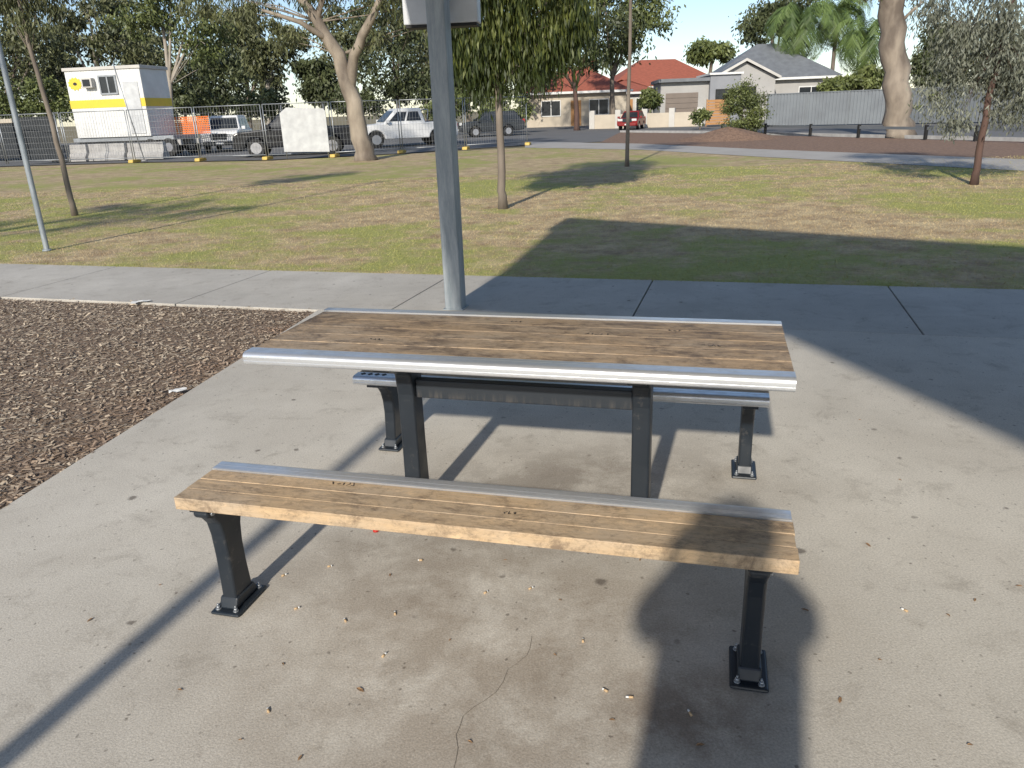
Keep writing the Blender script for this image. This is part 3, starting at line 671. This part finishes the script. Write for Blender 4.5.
def house(label, Y, u, wd, dp, wh, rh, wallm, roofm, rz=0, wins=(), door=None, garage=None, ov=.5, inset=None, chim=None, name='house'):
    o3 = W(u, 110, Y); o3.z = 0
    e = empty(name, o3, rz, label, 'house'); hw = wd/2
    MB().box(-hw, hw, 0, dp, -.05, wh).build('wall', wallm, e)
    b = MB(); hip(b, -hw-ov, hw+ov, -ov, dp+ov, wh+.01, rh, inset if inset else dp/2+ov); rr = b.build('roof', roofm, e)
    MB().box(-hw-ov-.02, hw+ov+.02, -ov-.06, -ov-.002, wh-.14, wh+.05).build('fascia', M['white'], rr)
    if chim: MB().box(chim-.35, chim+.35, dp*.4, dp*.4+.6, wh+.3, rh+.5).build('chimney', M['tile_red'], rr)
    for (x0, x1, z0_, z1_) in wins: window(e, x0, x1, z0_, z1_, -.003, M['white'])
    if door is not None: MB().box(door-.45, door+.45, -.04, -.003, .0, 2.1).build('door', M['cedar'], e)
    if garage: garage_door(e, garage[0], garage[1], 0, 2.2, M['render_grey'])
    return e
def gable_wing(e, x0, x1, y0, y1, wh, rh, wallm, roofm):
    xm = (x0+x1)/2
    MB().prism([(x0, -.05), (x1, -.05), (x1, wh), (xm, rh-.12), (x0, wh)], y0, y1, 'y').build('gable_wall', wallm, e)
    for s_, xa in ((-1, x0-.35), (1, x1+.35)):
        sl_ = (rh-wh)/(xm-x0); zl = wh-.35*sl_
        b = MB(); b.prism([(xa, zl), (xm, rh), (xm, rh+.16), (xa, zl+.16)], y0-.4, y1+.1, 'y'); r_ = b.build('gable_roof', roofm, e)
    for s_, xa in ((-1, x0-.37), (1, x1+.37)):
        zl = wh-.35*sl_
        MB().prism([(xa, zl-.03), (xm, rh-.03), (xm, rh+.19), (xa, zl+.19)], y0-.46, y0-.404, 'y').build('barge_board', M['render_white'], e)
house('cream cottage with terracotta hip roof left of the other red roof', 72, 576, 8.8, 7, 2.8, 5.0, M['cream'], M['tile_red'], R(-4), [(-3, -1.4, .9, 2.1), (1.2, 2.8, .9, 2.1)], 0, chim=1.5)
house('red tiled house behind, partly hidden by the modern white house', 88, 667, 12, 8, 3.3, 6.2, M['cream'], M['tile_red'], R(6), [(-4, -2.4, 1, 2.4), (-1, .6, 1, 2.4)], -1.8)
e = house('large house with grey metal hip roof and pale gable above the grey sheet fence', 72, 772, 10.6, 9, 3.3, 6.4, M['render_soft'], M['roof_grey'], R(-6), [(2.2, 4.2, 1, 2.5)], None, None)
gable_wing(e, -5.6, -.6, -3.2, -.01, 3.4, 4.7, M['render_soft'], M['roof_grey'])
window(e, -4.0, -2.2, 1.0, 2.6, -3.203, M['black'])
o3 = W(700, 110, 64); o3.z = 0
e = empty('modern_house', o3, R(-5), 'modern pale and grey flat fronted house with brown garage door beside the timber gate', 'house')
MB().box(-3.1, .6, 0, 6, -.05, 3.1).build('wall', M['render_soft'], e)
MB().box(.602, 2.9, -.6, 6, -.05, 3.5).build('feature_wall', M['render_grey'], e)
MB().box(-3.3, .596, -.5, 6.1, 3.102, 3.35).build('parapet', M['roof_grey'], e)
MB().box(.5, 3.05, -.8, 6.1, 3.502, 3.65).build('parapet', M['white'], e)
garage_door(e, -2.7, -.2, 0, 2.3, M['taupe'])
window(e, 1.1, 2.4, 1.0, 2.4, -.603, M['black'])
house('low white weatherboard house between the cottage and the modern house', 80, 628, 5.5, 6, 2.7, 4.0, M['render_white'], M['tile_red'], 0, [(-2, -.8, .9, 2.1), (.8, 2, .9, 2.1)], 0)
def sheet_fence(label, p, q, h_, mat, name='sheet_fence'):
    p, q = Vector((p.x, p.y, 0)), Vector((q.x, q.y, 0)); d = q-p; ln_ = d.length
    e = empty(name, p, math.atan2(d.y, d.x), label, 'fence')
    b = MB(); n_ = int(ln_/.19); pr = []
    for i in range(n_+1):
        x = i*ln_/n_; pr += [(x-.05, .0), (x-.02, .03), (x+.02, .03), (x+.05, .0)]
    a = [b.bm.verts.new((x, y, .02)) for x, y in pr]; c = [b.bm.verts.new((x, y, h_)) for x, y in pr]
    for i in range(len(pr)-1): b.bm.faces.new((a[i], a[i+1], c[i+1], c[i]))
    b.build('panel', mat, e)
    MB().box(0, ln_, -.03, .05, h_, h_+.05).build('top_rail', mat, e)
    x = 0
    while x < ln_: MB().box(x-.03, x+.03, -.05, -.001, 0, h_).build('post', mat, e); x += 2.4
    return e
sheet_fence('light grey corrugated sheet fence between the bark mound and the large gum', W(767, 110, 51), W(884, 110, 47), 1.85, M['fence_grey'])
sheet_fence('long slate grey sheet fence to the right of the large gum', W(886, 110, 46.9), W(1260, 110, 37), 1.85, M['fence_dark'])
p1, p2 = W(592, 110, 60), W(700, 110, 57)
d = p2-p1; e = empty('boundary_wall', (p1.x, p1.y, 0), math.atan2(d.y, d.x), 'low cream rendered garden wall with pillars before the houses', 'wall')
MB().box(0, d.length, 0, .2, -.03, .95).build('panel', M['cream'], e)
for i in range(5):
    x = i*d.length/4; MB().box(x-.2, x+.2, -.06, .26, -.03, 1.25).build('pillar', M['render_white'], e, .01)
p1 = W(707, 110, 55); e = empty('timber_gate', (p1.x, p1.y, 0), 0, 'small orange horizontal board gate left of the mound shrub', 'gate')
b = MB()
for i in range(9): b.box(0, 1.5, 0, .03, .1+i*.18, .25+i*.18)
b.build('boards', M['cedar'], e)
for x in (-.05, 1.5): MB().box(x, x+.05, -.02, .06, 0, 1.75).build('post', M['cedar'], e)
rp = [G(u, v) for u, v in [(722, 134), (765, 134.5), (810, 136), (858, 137.5), (925, 139.5), (975, 141), (1030, 143), (1090, 146)]]
for i, (p, q) in enumerate(zip(rp, rp[1:])):
    d = q-p; e = empty('roadside_barrier', p, math.atan2(d.y, d.x), 'section of low dark post and rail barrier along the road kerb', 'barrier', 'low barrier sections along the road')
    MB().box(-.05, .05, -.05, .05, 0, .5).build('post', M['black'], e, .01)
    MB().box(.052, d.length-.052, -.025, .025, .33, .43).build('rail', M['fence_dark'], e)
# ---------------------------------------------------------------- temporary fence
fp = [(-60, 168), (8, 165.5), (70, 164), (135, 162.5), (201, 161), (268, 159.5), (335, 157), (402, 153), (466, 149.5), (528, 145)]
fw_ = [G(u, v) for u, v in fp]
for i, (p, q) in enumerate(zip(fw_, fw_[1:])):
    d = q-p; ln_ = d.length; a = math.atan2(d.y, d.x)
    e = empty('temporary_fence', p, a, 'see through wire mesh temporary fence section with steel tube frame', 'fence', 'temporary mesh fence sections along the lawn')
    b = MB(); h_ = 2.05
    for pa in ([(.05, 0, .06), (.05, 0, h_)], [(ln_-.05, 0, .06), (ln_-.05, 0, h_)], [(.05, 0, h_), (ln_-.05, 0, h_)], [(.05, 0, .18), (ln_-.05, 0, .18)]): b.tube(pa, .02, 6)
    b.build('frame', M['steel'], e)
    b = MB(); n_ = int(ln_/.13)
    for j in range(1, n_): x = .05+(ln_-.1)*j/n_; b.box(x-.0025, x+.0025, -.003, .003, .2, h_-.02)
    for j in range(1, 8): z = .18+j*(h_-.18)/8; b.box(.06, ln_-.06, -.0065, -.0035, z-.0025, z+.0025)
    b.build('mesh_infill', M['wire'], e)
for i, p in enumerate(fw_):
    if i in (1, 2): continue
    o = MB().prism([(-.30, 0), (.30, 0), (.26, .12), (-.26, .12)], -.11, .11, 'y').build('ballast_block', M['block'], None, .02); o.location = p+Vector((0, -.02, 0)); o.rotation_euler.z = R(80)
    tag(o, 'yellow ballast block holding up the temporary mesh fence', 'block', 'yellow fence blocks along the lawn edge')
p = W(14, 110, 36); e = empty('dark_screen', (p.x, p.y, 0), 0, 'dark shade cloth screen at the far left behind the mesh fence', 'screen')
MB().box(0, 1.7, 0, .02, .1, 1.95).build('cloth', M['shade'], e)
for x in (0, 1.7): MB().tube([(x, -.02, 0), (x, -.02, 2.05)], .025, 6).build('post', M['steel'], e)
p = W(-12, 110, 40); e = empty('container', (p.x, p.y, 0), 0, 'dark container with tan top cut off by the left edge', 'container')
MB().box(-3, 1.0, 0, 2.4, .1, 1.75).build('body', M['shade'], e, .03); MB().box(-3.05, 1.05, -.05, 2.45, 1.752, 1.95).build('lid', M['cream'], e, .03)
p = G(308, 158.5); e = empty('white_board', (p.x, p.y, 0), R(4), 'white rectangular board propped on the mesh fence before the black utility vehicle', 'board')
MB().prism([(-.87, .28), (.87, .22), (.87, 1.72), (.8, 1.82), (-.6, 1.9), (-.87, 1.7)], -.03, .0, 'y').build('board', M['offwhite'], e, .01)
for x in (-.8, .8): MB().tube([(x, .02, 0), (x, .02, 2.0)], .02, 6).build('post', M['steel'], e)
MB().box(-.86, .86, .001, .03, .9, .96).build('brace', M['steel'], e)
p, q = W(160, 110, 40.5), W(208, 110, 40), 
d = q-p
e = empty('barrier_mesh', (p.x, p.y, 0), math.atan2(d.y, d.x), 'orange plastic barrier mesh between the site hut and the white four wheel drive', 'barrier')
b = MB(); ln_ = d.length
for j in range(int(ln_/.09)): b.box(j*.09, j*.09+.04, 0, .004, .95, 1.75)
for j in range(9): b.box(0, ln_, -.006, -.002, .95+j*.095, .99+j*.095)
b.build('mesh', M['orange'], e)
for j in range(4): MB().tube([(j*ln_/3, -.03, 0), (j*ln_/3, -.03, 1.85)], .02, 6).build('post', M['steel'], e)
# ---------------------------------------------------------------- site hut on trailer
hp = W(109, 110, 38.5); hp.z = 0
HR = R(-9)
def loc_h(x, y, z=0): return hp+Matrix.Rotation(HR, 3, 'Z')@Vector((x, y, z))
e = empty('site_hut', loc_h(0, 0, .95), HR, 'white portable site hut with yellow stripe raised on the trailer', 'hut')
hx = 1.9
MB().box(-hx, hx, 0, 2.2, .0, 2.95).build('wall', M['white'], e, .02)
MB().box(-hx-.02, hx+.02, -.012, 2.212, 1.32, 1.68).build('yellow_stripe', M['yellow'], e)
MB().box(-hx-.07, hx+.07, -.06, 2.26, 2.952, 3.1).build('roof', M['render_white'], e, .02)
b = MB()
for i in range(26): b.box(-hx+.04+i*.146, -hx+.10+i*.146, -.01, -.0005, .05, 1.30); b.box(-hx+.04+i*.146, -hx+.10+i*.146, -.01, -.0005, 1.70, 2.93)
b.build('wall_ribs', M['white'], e)
b = MB(); b.box(-.95, -.42, -.28, -.012, 2.2, 2.62); ac = b.build('air_conditioner', M['render_white'], e, .02)
MB().box(-.87, -.50, -.29, -.281, 2.26, 2.56).build('grille', M['shade'], ac)
window(e, -.15, .6, 1.95, 2.65, -.013, M['steel'])
b = MB(); cx, cz, rr = -1.45, 2.4, .3
b.prism([(cx+rr*(1+.25*(i % 2))*cos(i*pi/12), cz+rr*(1+.25*(i % 2))*.8*sin(i*pi/12)) for i in range(24)], -.022, -.012, 'y'); em = b.build('emblem', M['yellow'], e)
MB().prism([(cx+.10*cos(i*pi/8), cz+.07*sin(i*pi/8)) for i in range(16)], -.028, -.023, 'y').build('emblem_centre', M['ink'], em)
MB().box(.95, 1.7, -.04, -.012, .12, 2.4).build('door', M['offwhite'], e, .01)
e = empty('flatbed_trailer', loc_h(.25, .1), HR, 'grey flatbed trailer carrying the white site hut', 'trailer')
MB().box(-2.5, 2.7, 0, 2.2, .75, .94).build('deck', M['steel'], e, .02)
for y in (.3, 1.9): MB().box(-2.4, 2.9, y-.07, y+.07, .5, .745).build('chassis_rail', M['conc2'], e)
for x in (1.5, 2.4):
    for y in (-.02, 1.95):
        wl = MB().tube([(x, y, .42), (x, y+.25, .42)], .41, 20).build('wheel', M['black'], e, .03)
        MB().tube([(x, y-.015, .42), (x, y-.001, .42)], .2, 14).build('rim', M['rim'], wl)
for x in (-2.3, -1.2): MB().tube([(x, .2, 0), (x, .2, .5)], .05, 8).build('stand', M['steel'], e)
for i, (u, w_, lab) in enumerate([(62, 1.7, 'leftmost precast concrete barrier block under the site hut'), (100, 1.8, 'second precast concrete barrier block under the site hut'), (140, 1.75, 'third precast concrete barrier block in front of the trailer')]):
    p = W(u, 110, 36.5-.1*i); b = MB()
    b.prism([(-.28, 0), (.28, 0), (.28, .18), (.14, .36), (.11, .72), (-.11, .72), (-.14, .36), (-.28, .18)], -w_/2, w_/2)
    b.box(-w_/2+.1, -w_/2+.3, -.33, -.285, .0, .12)
    o = b.build('concrete_barrier', M['conc2'], None, .01); o.location = (p.x, p.y, 0); o.rotation_euler.z = HR
    tag(o, lab, 'barrier')
p = W(128, 110, 34.5); e = empty('marker_pole', (p.x, p.y, 0), 0, 'thin leaning pole in front of the white site hut', 'pole')
MB().tube([(.3, 0, 0), (.0, 0, 2), (-.25, 0, 3.9)], .025, 8).build('pole', M['steel'], e); MB().tube([(.3, 0, 0), (.3, 0, .05)], .12, 10).build('base', M['conc2'], e)
# ---------------------------------------------------------------- vehicles
def arc(cx, r_, n=8, z=.38): return [(cx+r_*cos(pi-i*pi/n), z+r_*sin(pi-i*pi/n)*.98) for i in range(n+1)]
def vehicle(kind, label, loc, rz, paint, group=None, name='parked_car', scale=1.0):
    cfg = {'suv': dict(L=4.8, w=1.88, h=1.8, hood=(1.05, 1.12), gh=(-2.25, 1.05, -1.95, .35), belt=1.08, tub=None),
           'ute': dict(L=5.2, w=1.88, h=1.82, hood=(1.05, 1.12), gh=(-.95, 1.25, -.75, .5), belt=1.14, tub=(-2.5, -1.0)),
           'hatch': dict(L=4.1, w=1.74, h=1.5, hood=(.85, .95), gh=(-1.95, 1.1, -1.5, .25), belt=.92, tub=None)}[kind]
    Lh = cfg['L']/2; wh = cfg['w']/2; bz = cfg['belt']; hh_ = cfg['h']; g0, g1, r0_, r1_ = cfg['gh']
    e = empty(name, loc, rz, label, 'car' if kind != 'ute' else 'utility vehicle', group); e.scale = (scale,)*3
    fx, rx = Lh-.95, -Lh+1.05; wr = .38 if kind != 'hatch' else .31
    prof = [(-Lh, .42)]+[(-Lh+.08, .36)]+arc(rx, wr+.07, 8, wr)+arc(fx, wr+.07, 8, wr)+[(Lh-.12, .32), (Lh, .42), (Lh+.02, .62), (Lh-.06, cfg['hood'][0]-.1), (Lh-.25, cfg['hood'][0]), (g1+.1, cfg['hood'][1]), (g1-.1, bz), (g0, bz), (-Lh+.03, bz), (-Lh-.02, .8)]
    MB().prism(prof, -wh, wh, 'y').build('body', paint, e, .06, 3)
    tb = wh-.06; tt = wh-.24
    b = MB(); lo = [(g0, -tb, bz-.03), (g1, -tb, bz-.03), (g1, tb, bz-.03), (g0, tb, bz-.03)]; hi = [(r0_, -tt, hh_), (r1_, -tt, hh_), (r1_, tt, hh_), (r0_, tt, hh_)]
    lv = [b.bm.verts.new(p) for p in lo]; hv = [b.bm.verts.new(p) for p in hi]
    for i in range(4): b.bm.faces.new((lv[i], lv[(i+1) % 4], hv[(i+1) % 4], hv[i]))
    b.bm.faces.new(hv); b.bm.faces.new(lv[::-1]); b.build('roof', paint, e, .07, 3)
    def gx0(f): return g0+(r0_-g0)*f
    def gx1(f): return g1+(r1_-g1)*f
    def gy(f): return tb+(tt-tb)*f+.012
    def zz(f): return bz+(hh_-bz)*f
    nW = 3 if kind == 'suv' else 2
    for sd_ in (-1, 1):
        for k_ in range(nW):
            pts = []
            for f, kk in ((.12, k_), (.12, k_+1), (.76, k_+1), (.76, k_)):
                a, c = gx0(f)+.16, gx1(f)-.18; x = a+(c-a)*kk/nW+(.045 if kk == k_ else -.045); pts.append((x, sd_*gy(f), zz(f)))
            MB().face(pts).build('window', M['glass'], e)
    for nm, gx, sg in (('windscreen', gx1, 1), ('rear_window', gx0, -1)):
        MB().face([(gx(.1)+sg*.02, -gy(.1)+.12, zz(.1)), (gx(.1)+sg*.02, gy(.1)-.12, zz(.1)), (gx(.84)+sg*.02, gy(.84)-.1, zz(.84)), (gx(.84)+sg*.02, -gy(.84)+.1, zz(.84))]).build(nm, M['glass'], e)
    for x in (fx, rx):
        for sd_ in (-1, 1):
            y0 = sd_*(wh-.24); y1 = sd_*(wh-.01)
            wl = MB().tube([(x, y0, wr), (x, y1, wr)], wr, 24).build('wheel', M['black'], e, .02)
            MB().tube([(x, y1+sd_*.002, wr), (x, y1+sd_*.012, wr)], wr*.62, 14).build('rim', M['rim'], wl)
    for sd_ in (-1, 1):
        MB().box(Lh-.12, Lh+.03, sd_*(wh-.3)-.22, sd_*(wh-.3)+.22, .72, .9).build('headlight', M['lamp'], e, .02)
        MB().box(-Lh-.035, -Lh+.1, sd_*(wh-.14)-.09, sd_*(wh-.14)+.09, .72, 1.0).build('tail_light', M['lampred'], e, .02)
        MB().box(g1-.28, g1-.12, sd_*(wh+.09)-.1, sd_*(wh+.09)+.1, bz, bz+.17).build('mirror', paint, e, .03)
    MB().box(Lh-.05, Lh+.035, -.4, .4, .62, .92).build('grille', M['shade'], e, .02)
    MB().box(Lh-.1, Lh+.06, -wh+.12, wh-.12, .34, .54).build('bumper', M['shade'] if kind != 'hatch' else paint, e, .03)
    MB().box(Lh+.061, Lh+.068, -.19, .19, .4, .5).build('number_plate', M['white'], e)
    if cfg['tub']:
        MB().box(cfg['tub'][0]+.05, cfg['tub'][1], -wh+.1, wh-.1, bz+.002, bz+.03).build('tray_cover', M['shade'], e, .01)
        b = MB()
        for sd_ in (-1, 1): b.tube([(-1.05, sd_*(wh-.18), bz), (-1.15, sd_*(wh-.26), hh_-.12), (-1.15, 0, hh_-.08)], .035, 8)
        b.build('sports_bar', M['steel'], e)
    return e
def gp(u, Y): p = W(u, 110, Y); p.z = -.035; return p
vehicle('suv', 'white four wheel drive parked nose on behind the mesh fence, left of the black utility', gp(224, 44), R(-82), M['carwhite'])
vehicle('ute', 'black dual cab utility parked behind the mesh fence and white board', gp(294, 35.6), R(187), M['darkpaint'])
vehicle('ute', 'white dual cab utility parked between the forked gum and the steel post', gp(402, 41.5), R(202), M['carwhite'])
vehicle('hatch', 'dark car behind the mesh fence right of the hanging leaf tree', gp(490, 52), R(190), M['cargrey'])
vehicle('hatch', 'small red car parked far away near the cream garden wall', gp(632, 56), R(-110), M['carred'], scale=.8)
# ---------------------------------------------------------------- photographer (behind the camera)
def person():
    e = empty('person', (-.11, -.33, 0), R(-6), 'person standing behind the viewpoint holding up a phone, seen only as a shadow on slab', 'person')
    V_ = []; E_ = []; Rr = []
    def v(x, y, z, r_, par=None):
        V_.append((x, y, z)); Rr.append(r_); i = len(V_)-1
        if par is not None: E_.append((par, i))
        return i
    pel = v(0, 0, .92, .17); bel = v(0, .0, 1.08, .19, pel); ch = v(0, 0, 1.27, .24, bel); nk = v(0, .01, 1.46, .12, ch); hd0 = v(0, .02, 1.54, .10, nk); hd1 = v(0, .03, 1.61, .1, hd0); v(0, .03, 1.68, .07, hd1)
    for s_ in (-1, 1):
        hp_ = v(s_*.10, 0, .82, .13, pel); kn = v(s_*.11, .02, .48, .10, hp_); an = v(s_*.12, -.01, .09, .06, kn); v(s_*.13, .14, .035, .04, an)
        sh = v(s_*.20, 0, 1.38, .10, ch); el = v(s_*.24, .05, 1.25, .10, sh); wr_ = v(s_*.12, .21, 1.37, .045, el); pl = v(s_*.10, .25, 1.42, .036, wr_)
        for k_ in range(4):
            a = v(s_*.085, .265, 1.43+.018*k_, .009, pl); v(s_*.05, .28, 1.44+.018*k_, .008, a)
        a = v(s_*.08, .23, 1.45, .011, pl); v(s_*.05, .22, 1.47, .009, a)
    me = bpy.data.meshes.new('body'); me.from_pydata(V_, E_, []); o = bpy.data.objects.new('body', me); C.objects.link(o); o.parent = e
    me.materials.append(M['cloth'])
    sk = o.modifiers.new('skin', 'SKIN'); sk.use_smooth_shade = True
    for i, r_ in enumerate(Rr): me.skin_vertices[0].data[i].radius = (r_, r_*.85); me.skin_vertices[0].data[i].use_root = (i == 0)
    o.modifiers.new('sub', 'SUBSURF').levels = 1
    MB().tube([(0, .02, 1.59), (0, .02, 1.67), (0, .02, 1.71)], [.115, .11, .05], 14).build('hair', M['bark_red'], e, .01)
person()
o = MB().box(-.08, .08, -.004, .004, -.037, .037).build('phone', M['black'], None, .003); o.location = (-.02, -.04, 1.50); o.rotation_euler = (R(-19.6), 0, 0)
tag(o, 'dark phone held at the viewpoint by the photographer', 'phone')
